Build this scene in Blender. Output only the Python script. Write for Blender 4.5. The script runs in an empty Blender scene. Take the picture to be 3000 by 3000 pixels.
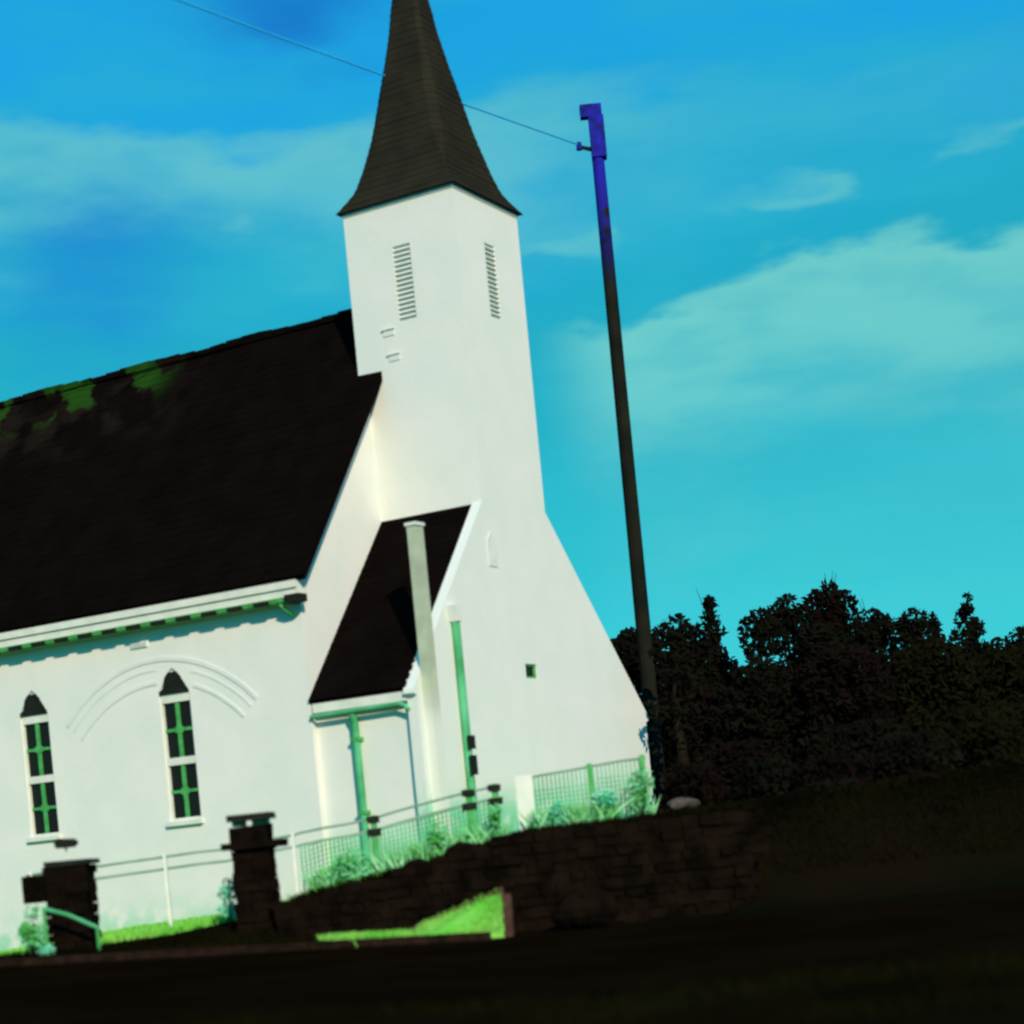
import bpy, math, random
from mathutils import Vector, Matrix
R = math.radians
sc = bpy.context.scene
C = sc.collection

# ------------------------------------------------------------------ camera
cam_d = bpy.data.cameras.new('camera')
cam = bpy.data.objects.new('camera', cam_d); C.objects.link(cam)
cam_d.sensor_width = 36; cam_d.lens = 67.45
cam_d.shift_x = -0.0307; cam_d.shift_y = 0.319
cam_d.clip_start = 0.2; cam_d.clip_end = 3000
th = R(5.5)
right = Vector((math.cos(th), 0, -math.sin(th))); up = Vector((math.sin(th), 0, math.cos(th)))
m3 = Matrix((right, up, Vector((0, -1, 0)))).transposed()
cam.matrix_world = m3.to_4x4()
cam_d.dof.use_dof = True; cam_d.dof.focus_distance = 75; cam_d.dof.aperture_fstop = 0.5
sc.camera = cam
sc.cycles.filter_width = 2.2

# ------------------------------------------------------------------ view + sun + sky
sc.view_settings.view_transform = 'Standard'; sc.view_settings.look = 'None'
sc.view_settings.exposure = 0; sc.view_settings.gamma = 1
SUN_EL = 27; SUN = Vector((0.30, -0.955, 0)).normalized()
sun_d = bpy.data.lights.new('sun', 'SUN'); sun_d.energy = 4.15; sun_d.angle = R(0.6); sun_d.color = (1.0, 0.82, 0.60)
sun = bpy.data.objects.new('sun', sun_d); C.objects.link(sun)
sd = Vector((SUN.x*math.cos(R(SUN_EL)), SUN.y*math.cos(R(SUN_EL)), math.sin(R(SUN_EL))))
sun.rotation_euler = sd.to_track_quat('Z', 'Y').to_euler(); sun.location = (0, -20, 40)

w = bpy.data.worlds.new('World'); sc.world = w; w.use_nodes = True
N = w.node_tree.nodes; L = w.node_tree.links; N.clear()
def nd(t, **k):
    n = N.new(t)
    for a, b in k.items(): setattr(n, a, b)
    return n
def lk(v, sock):
    if isinstance(v, (int, float)): sock.default_value = v
    elif isinstance(v, tuple): sock.default_value = (*v, 1.0)
    else: L.new(v, sock)
def mth(op, a, b=0.0, c=0.0, clamp=False):
    n = nd('ShaderNodeMath', operation=op, use_clamp=clamp)
    lk(a, n.inputs[0]); lk(b, n.inputs[1])
    if len(n.inputs) > 2: lk(c, n.inputs[2])
    return n.outputs[0]
def sstep(v, a, b, lo=0.0, hi=1.0):
    n = nd('ShaderNodeMapRange', interpolation_type='SMOOTHSTEP')
    lk(v, n.inputs[0]); lk(a, n.inputs[1]); lk(b, n.inputs[2]); lk(lo, n.inputs[3]); lk(hi, n.inputs[4])
    return n.outputs[0]
def mixc(f, a, b, mode='MIX'):
    n = nd('ShaderNodeMix', data_type='RGBA', blend_type=mode)
    lk(f, n.inputs[0]); lk(a, n.inputs[6]); lk(b, n.inputs[7])
    return n.outputs[2]
sky = nd('ShaderNodeTexSky', sky_type='NISHITA', sun_disc=False)
sky.sun_elevation = R(SUN_EL); sky.sun_rotation = math.atan2(sd.x, sd.y)
sky.air_density = 1.0; sky.dust_density = 0.6; sky.ozone_density = 3.0
tc = nd('ShaderNodeTexCoord'); sp = nd('ShaderNodeSeparateXYZ'); L.new(tc.outputs['Generated'], sp.inputs[0])
X, Y, Z = sp.outputs
el = mth('ARCSINE', Z)                                  # radians above the horizon
az = mth('ARCTAN2', X, Y)
n1 = nd('ShaderNodeTexNoise'); n1.inputs['Scale'].default_value = 5.0; n1.inputs['Detail'].default_value = 6
mp = nd('ShaderNodeMapping'); mp.inputs['Scale'].default_value = (1, 1, 3.2); L.new(tc.outputs['Generated'], mp.inputs[0]); L.new(mp.outputs[0], n1.inputs[0])
n2 = nd('ShaderNodeTexNoise'); n2.inputs['Scale'].default_value = 14.0; n2.inputs['Detail'].default_value = 5; L.new(mp.outputs[0], n2.inputs[0])
w1 = mth('SUBTRACT', n1.outputs[0], 0.5); w2 = mth('SUBTRACT', n2.outputs[0], 0.5)
elw = mth('ADD', el, mth('ADD', mth('MULTIPLY', w1, 0.085), mth('MULTIPLY', w2, 0.060)))
def gauss(v, c, s):
    t = mth('DIVIDE', mth('SUBTRACT', v, c), s)
    return mth('EXPONENT', mth('MULTIPLY', mth('MULTIPLY', t, t), -1.0))
# right cloud bank: crisp top edge, soft fading underside
topA = mth('ADD', 0.268, mth('MULTIPLY', gauss(az, 0.17, 0.06), 0.016))
dA = mth('SUBTRACT', topA, elw)
mA = mth('MULTIPLY', sstep(dA, -0.004, 0.008), sstep(dA, 0.006, 0.105, 1.0, 0.14))
mA = mth('MULTIPLY', mA, sstep(az, 0.015, 0.07))
# left cloud bank
dB = mth('SUBTRACT', 0.366, elw)
mB = mth('MULTIPLY', sstep(dB, -0.006, 0.012), sstep(dB, 0.012, 0.075, 1.0, 0.0))
mB = mth('MULTIPLY', mB, sstep(az, -0.05, 0.16, 0.75, 0.12))
# small streaks
mC = mth('MULTIPLY', gauss(elw, 0.318, 0.008), mth('MULTIPLY', sstep(n2.outputs[0], 0.5, 0.66), 0.55))
mD = mth('MULTIPLY', gauss(elw, 0.215, 0.006), mth('MULTIPLY', gauss(az, 0.2, 0.05), 0.35))
# pale low haze patch by the pole
mE = mth('MULTIPLY', gauss(elw, 0.15, 0.03), mth('MULTIPLY', gauss(az, 0.10, 0.05), 0.25))
cl = mth('MAXIMUM', mth('MAXIMUM', mA, mB), mth('MAXIMUM', mC, mth('MAXIMUM', mD, mE)), clamp=True)
# physical sky, graded by elevation to the photograph's saturated cyan and blue
lowc = mixc(sstep(elw, 0.05, 0.24), (0.085, 1.72, 1.92), (0.055, 1.36, 1.80))
grad = mixc(sstep(elw, 0.24, 0.42), lowc, (0.045, 1.32, 2.75))
hz = nd('ShaderNodeTexNoise'); hz.inputs['Scale'].default_value = 8.0; hz.inputs['Detail'].default_value = 8; L.new(mp.outputs[0], hz.inputs[0])
grad = mixc(mth('MULTIPLY', sstep(hz.outputs[0], 0.42, 0.72), 0.45), grad, (0.10, 1.62, 2.05))
patch = mth('ADD', mth('MULTIPLY', gauss(elw, 0.30, 0.03), mth('MULTIPLY', gauss(az, -0.20, 0.05), 0.7)),
            mth('MULTIPLY', gauss(elw, 0.42, 0.02), mth('MULTIPLY', gauss(az, -0.09, 0.05), 1.0)), clamp=True)
grad = mixc(patch, grad, (0.035, 0.74, 2.2))
bw = nd('ShaderNodeRGBToBW'); L.new(sky.outputs[0], bw.inputs[0])
lum = mth('MULTIPLY', mth('POWER', bw.outputs[0], 0.25), 1.6)
skyc = mixc(1.0, grad, lum, 'MULTIPLY')
cloudc = mixc(1.0, (0.58, 2.08, 1.98), lum, 'MULTIPLY')
fin = mixc(mth('MULTIPLY', mth('MULTIPLY', cl, 0.86), sstep(n2.outputs[0], 0.28, 0.6, 0.62, 1.0)), skyc, cloudc)
bg = nd('ShaderNodeBackground'); L.new(fin, bg.inputs[0]); bg.inputs[1].default_value = 0.14
out = nd('ShaderNodeOutputWorld'); L.new(bg.outputs[0], out.inputs[0])

# ------------------------------------------------------------------ materials
def mat(name, col, col2=None, scale=3.0, rough=0.9, spec=0.15, bump=0.0, bscale=20.0, metal=0.0, lo=0.35, hi=0.65, coord='Object', alpha=None):
    m = bpy.data.materials.new(name); m.use_nodes = True
    nt = m.node_tree; b = nt.nodes['Principled BSDF']
    b.inputs['Roughness'].default_value = rough; b.inputs['Specular IOR Level'].default_value = spec
    b.inputs['Metallic'].default_value = metal
    b.inputs['Base Color'].default_value = (*col, 1)
    tcn = nt.nodes.new('ShaderNodeTexCoord')
    if col2:
        n = nt.nodes.new('ShaderNodeTexNoise'); n.inputs['Scale'].default_value = scale; n.inputs['Detail'].default_value = 6
        nt.links.new(tcn.outputs[coord], n.inputs[0])
        r = nt.nodes.new('ShaderNodeMapRange'); r.inputs[1].default_value = lo; r.inputs[2].default_value = hi
        nt.links.new(n.outputs[0], r.inputs[0])
        x = nt.nodes.new('ShaderNodeMix'); x.data_type = 'RGBA'
        x.inputs[6].default_value = (*col, 1); x.inputs[7].default_value = (*col2, 1)
        nt.links.new(r.outputs[0], x.inputs[0]); nt.links.new(x.outputs[2], b.inputs['Base Color'])
    if bump:
        n = nt.nodes.new('ShaderNodeTexNoise'); n.inputs['Scale'].default_value = bscale; n.inputs['Detail'].default_value = 4
        nt.links.new(tcn.outputs[coord], n.inputs[0])
        bp = nt.nodes.new('ShaderNodeBump'); bp.inputs['Strength'].default_value = bump; bp.inputs['Distance'].default_value = 0.05
        nt.links.new(n.outputs[0], bp.inputs['Height']); nt.links.new(bp.outputs[0], b.inputs['Normal'])
    return m
def over(m, col, axis, a, b_, nscale, nlo, nhi, amount=1.0, bounds=None):
    """lay a second noisy patch of colour over a band of one object axis (moss, algae)"""
    nt = m.node_tree; b = nt.nodes['Principled BSDF']
    src = b.inputs['Base Color'].links[0].from_socket
    t = nt.nodes.new('ShaderNodeTexCoord'); s = nt.nodes.new('ShaderNodeSeparateXYZ'); nt.links.new(t.outputs['Object'], s.inputs[0])
    def mr(v, x0, x1, sm=True):
        r = nt.nodes.new('ShaderNodeMapRange'); r.interpolation_type = 'SMOOTHSTEP'
        r.inputs[1].default_value = x0; r.inputs[2].default_value = x1; nt.links.new(v, r.inputs[0]); return r.outputs[0]
    def mul(p, q):
        k = nt.nodes.new('ShaderNodeMath'); k.operation = 'MULTIPLY'; nt.links.new(p, k.inputs[0])
        if isinstance(q, float): k.inputs[1].default_value = q
        else: nt.links.new(q, k.inputs[1])
        return k.outputs[0]
    n = nt.nodes.new('ShaderNodeTexNoise'); n.inputs['Scale'].default_value = nscale; n.inputs['Detail'].default_value = 5
    nt.links.new(t.outputs['Object'], n.inputs[0])
    f = mul(mul(mr(s.outputs[axis], a, b_), mr(n.outputs[0], nlo, nhi)), amount)
    if bounds: f = mul(f, mr(s.outputs[bounds[0]], bounds[1], bounds[2]))
    x = nt.nodes.new('ShaderNodeMix'); x.data_type = 'RGBA'; nt.links.new(f, x.inputs[0])
    nt.links.new(src, x.inputs[6]); x.inputs[7].default_value = (*col, 1); nt.links.new(x.outputs[2], b.inputs['Base Color'])

plaster = mat('white_plaster', (0.80, 0.80, 0.76), (0.73, 0.77, 0.72), 0.9, 0.95, 0.1, 0.10, 9)
over(plaster, (0.25, 0.66, 0.42), 2, 1.5, 0.1, 2.2, 0.38, 0.62, 0.85)
plaster_f = mat('white_plaster_front', (0.78, 0.80, 0.76), (0.72, 0.78, 0.73), 0.9, 0.95, 0.1, 0.10, 9)
over(plaster_f, (0.16, 0.62, 0.36), 2, 3.3, 2.1, 1.9, 0.30, 0.52, 0.95)
plaster_s = mat('white_plaster_side', (0.80, 0.80, 0.76), (0.73, 0.77, 0.72), 0.9, 0.95, 0.1, 0.10, 9)
over(plaster_s, (0.20, 0.62, 0.34), 2, 2.6, 1.4, 1.9, 0.32, 0.54, 0.95)
trim = mat('white_trim', (0.78, 0.79, 0.72), (0.66, 0.70, 0.62), 2.5, 0.8)
rail_m = mat('grey_rail', (0.30, 0.42, 0.34), (0.16, 0.30, 0.20), 1.5, 0.8)
edge_m = mat('reddish_stone', (0.085, 0.045, 0.035), (0.050, 0.030, 0.022), 4, 1.0, 0.05, 0.6, 15)
mould = mat('grey_moulding', (0.66, 0.72, 0.69), (0.75, 0.78, 0.74), 2.0, 0.9)
slat_m = mat('pale_slats', (0.66, 0.74, 0.68), (0.72, 0.78, 0.73), 4)
roofm = mat('dark_slate', (0.0040, 0.0026, 0.0026), (0.0055, 0.0040, 0.0036), 1.3, 1.0, 0.0, 0.4, 6)
over(roofm, (0.013, 0.009, 0.007), 2, 12.0, 13.6, 0.9, 0.45, 0.62, 0.9, (1, 7, 11))
over(roofm, (0.016, 0.060, 0.008), 2, 13.6, 14.5, 0.8, 0.50, 0.56, 1.0, (1, 9, 10.5))
spirem = mat('dark_shingle', (0.019, 0.018, 0.014), (0.027, 0.025, 0.017), 1.6, 1.0, 0.0, 0.25, 6)
glass = mat('dark_glass', (0.010, 0.012, 0.010), None, rough=0.35, spec=0.15)
green_paint = mat('green_paint', (0.045, 0.30, 0.07), (0.09, 0.42, 0.13), 6, 0.7)
verdigris = mat('verdigris_pipe', (0.12, 0.54, 0.28), (0.035, 0.28, 0.09), 1.2, 0.7)
black_iron = mat('black_iron', (0.008, 0.010, 0.008), (0.014, 0.016, 0.012), 5, 0.8)
pier_m = mat('weathered_plaster', (0.50, 0.57, 0.42), (0.36, 0.42, 0.32), 1.6, 0.95, 0.1, 0.1, 12)
over(pier_m, (0.74, 0.78, 0.70), 2, 5.4, 4.2, 2.0, 0.1, 0.3, 1.0)
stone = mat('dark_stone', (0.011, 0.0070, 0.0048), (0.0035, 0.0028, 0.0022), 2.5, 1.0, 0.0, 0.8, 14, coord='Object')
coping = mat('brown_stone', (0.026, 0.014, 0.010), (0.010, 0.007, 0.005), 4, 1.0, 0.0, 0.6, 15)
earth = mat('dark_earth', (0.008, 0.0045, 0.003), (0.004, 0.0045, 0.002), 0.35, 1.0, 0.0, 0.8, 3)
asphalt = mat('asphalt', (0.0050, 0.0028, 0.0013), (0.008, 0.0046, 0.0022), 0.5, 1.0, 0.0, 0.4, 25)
grass_m = mat('grass_green', (0.13, 0.52, 0.050), (0.26, 0.62, 0.11), 1.3, 0.9, 0.1)
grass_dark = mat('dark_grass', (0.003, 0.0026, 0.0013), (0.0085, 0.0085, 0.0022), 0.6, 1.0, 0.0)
lawn_m = mat('lawn_green', (0.075, 0.33, 0.035), (0.030, 0.09, 0.018), 0.9, 1.0, 0.05, 0.6, 9, lo=0.45, hi=0.6)
pole_m = mat('weathered_pole', (0.008, 0.011, 0.010), (0.018, 0.019, 0.013), 1.1, 1.0, 0.0)
over(pole_m, (0.020, 0.020, 0.42), 2, 14.2, 18.4, 2.6, 0.28, 0.5, 0.95)
blue_m = mat('blue_fittings', (0.018, 0.020, 0.42), (0.010, 0.012, 0.14), 4, 0.9, 0.1)
wire_m = mat('blue_wire', (0.03, 0.42, 0.9), None, rough=0.9)
bark = mat('bark', (0.020, 0.014, 0.010), (0.010, 0.008, 0.006), 5, 1.0, 0.0)
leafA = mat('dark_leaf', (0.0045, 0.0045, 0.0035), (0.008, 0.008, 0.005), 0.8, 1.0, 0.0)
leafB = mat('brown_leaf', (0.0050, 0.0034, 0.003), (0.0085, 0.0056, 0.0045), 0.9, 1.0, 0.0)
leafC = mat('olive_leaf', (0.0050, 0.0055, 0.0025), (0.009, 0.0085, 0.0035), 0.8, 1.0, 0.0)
leafG = mat('green_leaf', (0.07, 0.38, 0.07), (0.22, 0.66, 0.36), 2.5, 0.9, 0.05)
weed_m = mat('weed_leaf', (0.12, 0.50, 0.12), (0.34, 0.74, 0.42), 2.0, 0.9, 0.05)
leafT = mat('teal_leaf', (0.08, 0.55, 0.32), (0.30, 0.72, 0.50), 2.5, 0.9, 0.05)
pale_stone = mat('pale_stone', (0.10, 0.085, 0.075), (0.05, 0.04, 0.035), 5, 1.0)
white_post_m = mat('white_post', (0.80, 0.80, 0.74), (0.66, 0.74, 0.66), 4)

# ------------------------------------------------------------------ mesh helpers
class MB:
    def __init__(s): s.v = []; s.f = []
    def add(s, vs, fs):
        o = len(s.v); s.v += [tuple(p) for p in vs]; s.f += [tuple(i+o for i in f) for f in fs]; return s
    def box(s, x0, x1, y0, y1, z0, z1):
        return s.add([(x0,y0,z0),(x1,y0,z0),(x1,y1,z0),(x0,y1,z0),(x0,y0,z1),(x1,y0,z1),(x1,y1,z1),(x0,y1,z1)],
                     [(0,3,2,1),(4,5,6,7),(0,1,5,4),(1,2,6,5),(2,3,7,6),(3,0,4,7)])
    def jbox(s, x0, x1, y0, y1, z0, z1, j, rnd):
        o = len(s.v); s.box(x0, x1, y0, y1, z0, z1)
        for i in range(o, o+8): s.v[i] = tuple(c+rnd.uniform(-j, j) for c in s.v[i])
        return s
    def prism(s, poly, fn, a, b):
        """poly: 2-D points, fn(p, d) -> 3-D, extruded from a to b"""
        n = len(poly); vs = [fn(p, a) for p in poly]+[fn(p, b) for p in poly]
        return s.add(vs, [tuple(range(n))[::-1], tuple(range(n, 2*n))]+[(i, (i+1) % n, n+(i+1) % n, n+i) for i in range(n)])
    def tube(s, p, q, r0, r1=None, n=10):
        r1 = r0 if r1 is None else r1; p = Vector(p); q = Vector(q); d = (q-p).normalized()
        a = d.orthogonal().normalized(); b = d.cross(a)
        vs = [p+(a*math.cos(2*math.pi*i/n)+b*math.sin(2*math.pi*i/n))*r0 for i in range(n)]
        vs += [q+(a*math.cos(2*math.pi*i/n)+b*math.sin(2*math.pi*i/n))*r1 for i in range(n)]
        return s.add(vs, [tuple(range(n))[::-1], tuple(range(n, 2*n))]+[(i, (i+1) % n, n+(i+1) % n, n+i) for i in range(n)])
    def path(s, pts, r, n=8):
        for p, q in zip(pts, pts[1:]): s.tube(p, q, r, r, n)
        return s
    def build(s, name, m, parent=None, fix=True):
        me = bpy.data.meshes.new(name); me.from_pydata(s.v, [], s.f); me.update()
        if fix:
            import bmesh
            bm = bmesh.new(); bm.from_mesh(me); bmesh.ops.recalc_face_normals(bm, faces=bm.faces); bm.to_mesh(me); bm.free()
        me.materials.append(m)
        o = bpy.data.objects.new(name, me); C.objects.link(o)
        if parent: o.parent = parent
        return o
def tag(o, label=None, cat=None, group=None, kind=None):
    for k, v in (('label', label), ('category', cat), ('group', group), ('kind', kind)):
        if v: o[k] = v
    return o
def empty(name, loc, rz=0.0):
    o = bpy.data.objects.new(name, None); C.objects.link(o); o.location = loc; o.rotation_euler = (0, 0, rz); o.empty_display_size = 0.5
    return o
def cut(o, cutters):
    for c in cutters:
        md = o.modifiers.new('cut', 'BOOLEAN'); md.object = c; md.operation = 'DIFFERENCE'; md.solver = 'EXACT'
    dg = bpy.context.evaluated_depsgraph_get(); dg.update()
    me = bpy.data.meshes.new_from_object(o.evaluated_get(dg))
    o.modifiers.clear(); o.data = me
    for c in cutters: bpy.data.objects.remove(c)

# ------------------------------------------------------------------ terrain
def interp(tab, x):
    if x <= tab[0][0]: return tab[0][1]
    for (a, b), (c, d) in zip(tab, tab[1:]):
        if x <= c: return b+(d-b)*(x-a)/(c-a)
    return tab[-1][1]
PL = [(-400,-3.0),(-40,-2.4),(-20,-1.9),(-13,-1.55),(-9,-1.2),(-7,-1.1),(-5,-0.86),(-4.5,-0.72),(-2.2,-0.34),(-0.3,0.06),(2,0.12),(10,0.5),(40,1.5),(400,6)]
FR = [(-400,-1.6),(-20,-1.25),(-9,-1.25),(-1,-1.58),(20,-1.6),(400,-1.6)]
def ss(a, b, v):
    t = max(0, min(1, (v-a)/(b-a))); return t*t*(3-2*t)
def tz(x, y):
    p = interp(PL, x); f = interp(FR, x)
    if x > -4.7:
        k = ss(33.30, 33.75, y) if x < 3.4 else ss(32.6, 36, y)
    else: k = ss(32.3, 35.5, y)
    z = f+(p-f)*k
    if y > 60: z += (y-60)*0.02
    return z
def hill_noise(x, y):
    return 0.05*math.sin(x*1.3+y*0.7)*math.sin(y*1.1-x*0.4)
def grid(xs, ys, zf):
    m = MB(); nx = len(xs)
    m.v = [(x, y, zf(x, y)) for y in ys for x in xs]
    m.f = [(j*nx+i, j*nx+i+1, (j+1)*nx+i+1, (j+1)*nx+i) for j in range(len(ys)-1) for i in range(nx-1)]
    return m
xs = [-900,-400,-200,-100,-60,-40]+[-30+i*0.5 for i in range(121)]+[40,60,100,200,400,900]
ys = [-300,-100,-40,-10,0,5,10,14,16]+[17+i*0.5 for i in range(30)]+[32,32.3,32.6,32.9,33.2,33.3,33.4,33.5,33.6,33.75,34,34.5,35,35.5,36]+[37+i for i in range(34)]+[75,90,120,200,400,900]
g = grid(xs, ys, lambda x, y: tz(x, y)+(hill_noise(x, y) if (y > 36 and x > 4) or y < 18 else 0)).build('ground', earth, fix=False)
tag(g, kind='structure')
lx = [-26+i*0.5 for i in range(57)]; ly = [35.6+i*0.6 for i in range(40)]
lw = grid(lx, ly, lambda x, y: tz(x, y)+0.02).build('lawn', lawn_m, fix=False); tag(lw, kind='structure')
rx = [-60+i for i in range(121)]
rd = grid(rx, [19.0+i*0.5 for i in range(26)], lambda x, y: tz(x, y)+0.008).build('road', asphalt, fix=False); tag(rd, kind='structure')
kb = MB()
for i in range(49):
    x = -50+i; z = tz(x, 31); z2 = tz(x+1, 31)
    kb.add([(x,31.55,z-.1),(x+.985,31.55,z2-.1),(x+.985,31.8,z2-.1),(x,31.8,z-.1),(x,31.57,z+.12),(x+.985,31.57,z2+.12),(x+.985,31.8,z2+.13),(x,31.8,z+.13)],
           [(0,3,2,1),(4,5,6,7),(0,1,5,4),(1,2,6,5),(2,3,7,6),(3,0,4,7)])
tag(kb.build('kerb', coping), kind='structure')

# ------------------------------------------------------------------ church (local axes: x along the facade, y back along the nave)
ZB = -1.7
ROT = math.atan2(0.877, 0.48)
church = empty('church', (-0.656, 44.0, ZB), ROT)
tag(church, 'white plastered country church with steep dark roofs and a tall square steeple', 'church')
def zz(z): return z-ZB
def P3(s, t, z): return (s, t, zz(z))
ex = lambda p, t: (p[0], t, zz(p[1]))            # polygon in the (s,z) plane, extruded along t
NS0, NS1, PK = -3.6, 6.63, 1.515
def nroof(s): return 13.29-1.285*abs(s-PK)
# nave walls
nave = MB().prism([(NS0, ZB-0.6), (NS1, ZB-0.6), (NS1, nroof(NS1)-0.16), (PK, nroof(PK)-0.16), (NS0, nroof(NS0)-0.16)], ex, 2.78, 24.0).build('nave_wall', plaster, church)
# window openings
def lancet(w_, z0, z1, z2, n=6):
    pts = [(-w_/2, z0), (w_/2, z0), (w_/2, z1)]
    for i in range(1, n): 
        a = i/n; pts.append((w_/2*(1-a**1.7*0.98)*(1-0.12*math.sin(math.pi*a)) if a < 1 else 0, z1+(z2-z1)*a))
    pts.append((0.0, z2))
    for i in range(n-1, 0, -1):
        a = i/n; pts.append((-w_/2*(1-a**1.7*0.98)*(1-0.12*math.sin(math.pi*a)), z1+(z2-z1)*a))
    pts.append((-w_/2, z1))
    return pts
WZ = (1.22, 4.12, 4.72)
WT = [6.53, 10.84, 15.15, 19.46]
cs = []
for wt in WT:
    cs.append(MB().prism(lancet(0.90, *WZ), lambda p, d, wt=wt: (d, wt+p[0], zz(p[1])), NS0-0.3, NS0+0.18).build('cutter', plaster, church))
cut(nave, cs)
def window(wt):
    base = NS0+0.05
    f = MB()
    fn = lambda p, d: (d, wt+p[0], zz(p[1]))
    o_ = lancet(0.895, WZ[0]+.003, WZ[1], WZ[2]-.003); i_ = lancet(0.80, WZ[0]+0.05, WZ[1], WZ[2]-0.09)
    n = len(o_)
    vs = [fn(p, base) for p in o_]+[fn(p, base) for p in i_]+[fn(p, base+.08) for p in o_]+[fn(p, base+.08) for p in i_]
    fs = []
    for k in range(n):
        q = (k+1) % n
        fs += [(k, q, n+q, n+k), (2*n+k, 2*n+q, 3*n+q, 3*n+k), (k, q, 2*n+q, 2*n+k), (n+k, n+q, 3*n+q, 3*n+k)]
    f.add(vs, fs)
    for a, b in ((3.93, 4.13), (2.49, 2.66)):           # the two white transoms
        f.box(base-.012, base+.07, wt-.40, wt+.40, zz(a), zz(b))
    fr = f.build('window', trim, church)
    MB().prism(lancet(0.86, WZ[0]+.02, WZ[1], WZ[2]-.03), fn, NS0+0.11, NS0+0.15).build('pane', glass, fr)
    for a, b in ((2.66, 3.93), (1.27, 2.49)):
        mu = MB()
        mu.box(base+.012, base+.052, wt-.05, wt+.05, zz(a), zz(b))
        mid = (a+b)/2
        mu.box(base+.018, base+.05, wt-.40, wt-.05, zz(mid-.035), zz(mid+.035)); mu.box(base+.018, base+.05, wt+.05, wt+.40, zz(mid-.035), zz(mid+.035))
        mu.box(base+.004, base+.048, wt-.10, wt+.10, zz(mid-.075), zz(mid+.075))
        mu.build('glazing_bar', green_paint, fr)
    MB().box(NS0-.10, NS0-.002, wt-.52, wt+.52, zz(1.10), zz(1.20)).build('sill', trim, fr)
    # dark louvred head of the lancet
    MB().prism([(-.43, 4.135), (.43, 4.135), (.43, 4.2), (.31, 4.26), (.24, 4.5), (.13, 4.62), (-.13, 4.62), (-.24, 4.5), (-.31, 4.26), (-.43, 4.2)], fn, NS0-.012, NS0+.05).build('window_head', black_iron, fr)
for wt in WT: window(wt)
# blind arch relief on the nave wall
for r, wd, dp in ((3.87, .10, .02), (3.62, .05, .012), (3.33, .08, .02)):
    a0, a1 = R(90-47), R(90+47); n = 40; m = MB(); pts = []
    for i in range(n+1):
        a = a0+(a1-a0)*i/n
        pts.append((7.0+r*math.cos(a), 1.13+r*math.sin(a), 7.0+(r-wd)*math.cos(a), 1.13+(r-wd)*math.sin(a)))
    vs = []
    for p in pts:
        for d in (NS0-dp, NS0+.02): vs += [(d, p[0], zz(p[1])), (d, p[2], zz(p[3]))]
    fs = []
    for i in range(n):
        k = 4*i; q = k+4
        if abs(pts[i][0]-6.53) < .52 and pts[i][1] < 4.85: continue
        fs += [(k, q, q+1, k+1), (k+2, k+3, q+3, q+2), (k, k+2, q+2, q), (k+1, q+1, q+3, k+3)]
    m.add(vs, fs+[(0, 1, 3, 2), (4*n, 4*n+2, 4*n+3, 4*n+1)]).build('arch_moulding', mould, church)
vm = MB().box(NS0-.03, NS0+.05, 7.15, 7.65, zz(5.28), zz(5.42))
for k in range(3): vm.box(NS0-.05, NS0-.03, 7.17, 7.63, zz(5.30+k*.04), zz(5.32+k*.04))
vm.build('wall_vent', slat_m, church)
# nave roof slabs (each slope one mesh, slate courses stepped into it)
def slope(name, s_lo, z_lo, s_hi, z_hi, t0, t1, n, th_, m, parent, seed=1, wav=0.0):
    rnd = random.Random(seed); mb = MB()
    ds, dz = (s_hi-s_lo)/n, (z_hi-z_lo)/n
    ln = math.hypot(ds, dz); nx_, nz_ = -dz/ln*(1 if ds > 0 else -1), abs(ds)/ln
    for i in range(n):
        a = (s_lo+ds*i, z_lo+dz*i); b = (s_lo+ds*(i+1), z_lo+dz*(i+1)); up_ = 0.008
        tseg = max(2, int((t1-t0)/0.9))
        top = []
        for j in range(tseg+1):
            t = t0+(t1-t0)*j/tseg
            w_ = wav*(math.sin(t*0.8+seed)+0.5*math.sin(t*2.1))*(i/n)
            e = rnd.uniform(-.004, .004)
            top.append(((a[0]+nx_*(up_+e), t, zz(a[1]+nz_*(up_+e)+w_)), (b[0], t, zz(b[1]+w_)), (a[0]-nx_*th_, t, zz(a[1]-nz_*th_+w_)), (b[0]-nx_*th_, t, zz(b[1]-nz_*th_+w_))))
        vs = [p for q in top for p in q]; fs = []
        for j in range(tseg):
            k = 4*j; q = k+4
            fs += [(k, q, q+1, k+1), (k, k+2, q+2, q)]
            fs += [(k+2, k+3, q+3, q+2)]
            if i == n-1: fs += [(k+1, q+1, q+3, k+3)]
        k = 4*tseg
        fs += [(0, 1, 3, 2), (k, k+2, k+3, k+1)]
        mb.add(vs, fs)
    return mb.build(name, m, parent, fix=False)
nr = slope('nave_roof', -4.0, nroof(-4.0), PK, nroof(PK), 2.37, 24.4, 34, .14, roofm, church, 3, .03)
slope('nave_roof', 7.03, nroof(7.03), PK, nroof(PK), 2.37, 24.4, 34, .14, roofm, church, 4, .03)
rc = MB()
for i in range(44):
    t = 2.37+i*.5; rc.jbox(PK-.13, PK+.13, t, t+.47, zz(13.24), zz(13.40+.03*math.sin(i*.9)), .015, random.Random(i))
rc.build('ridge_cap', roofm, nr)
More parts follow.
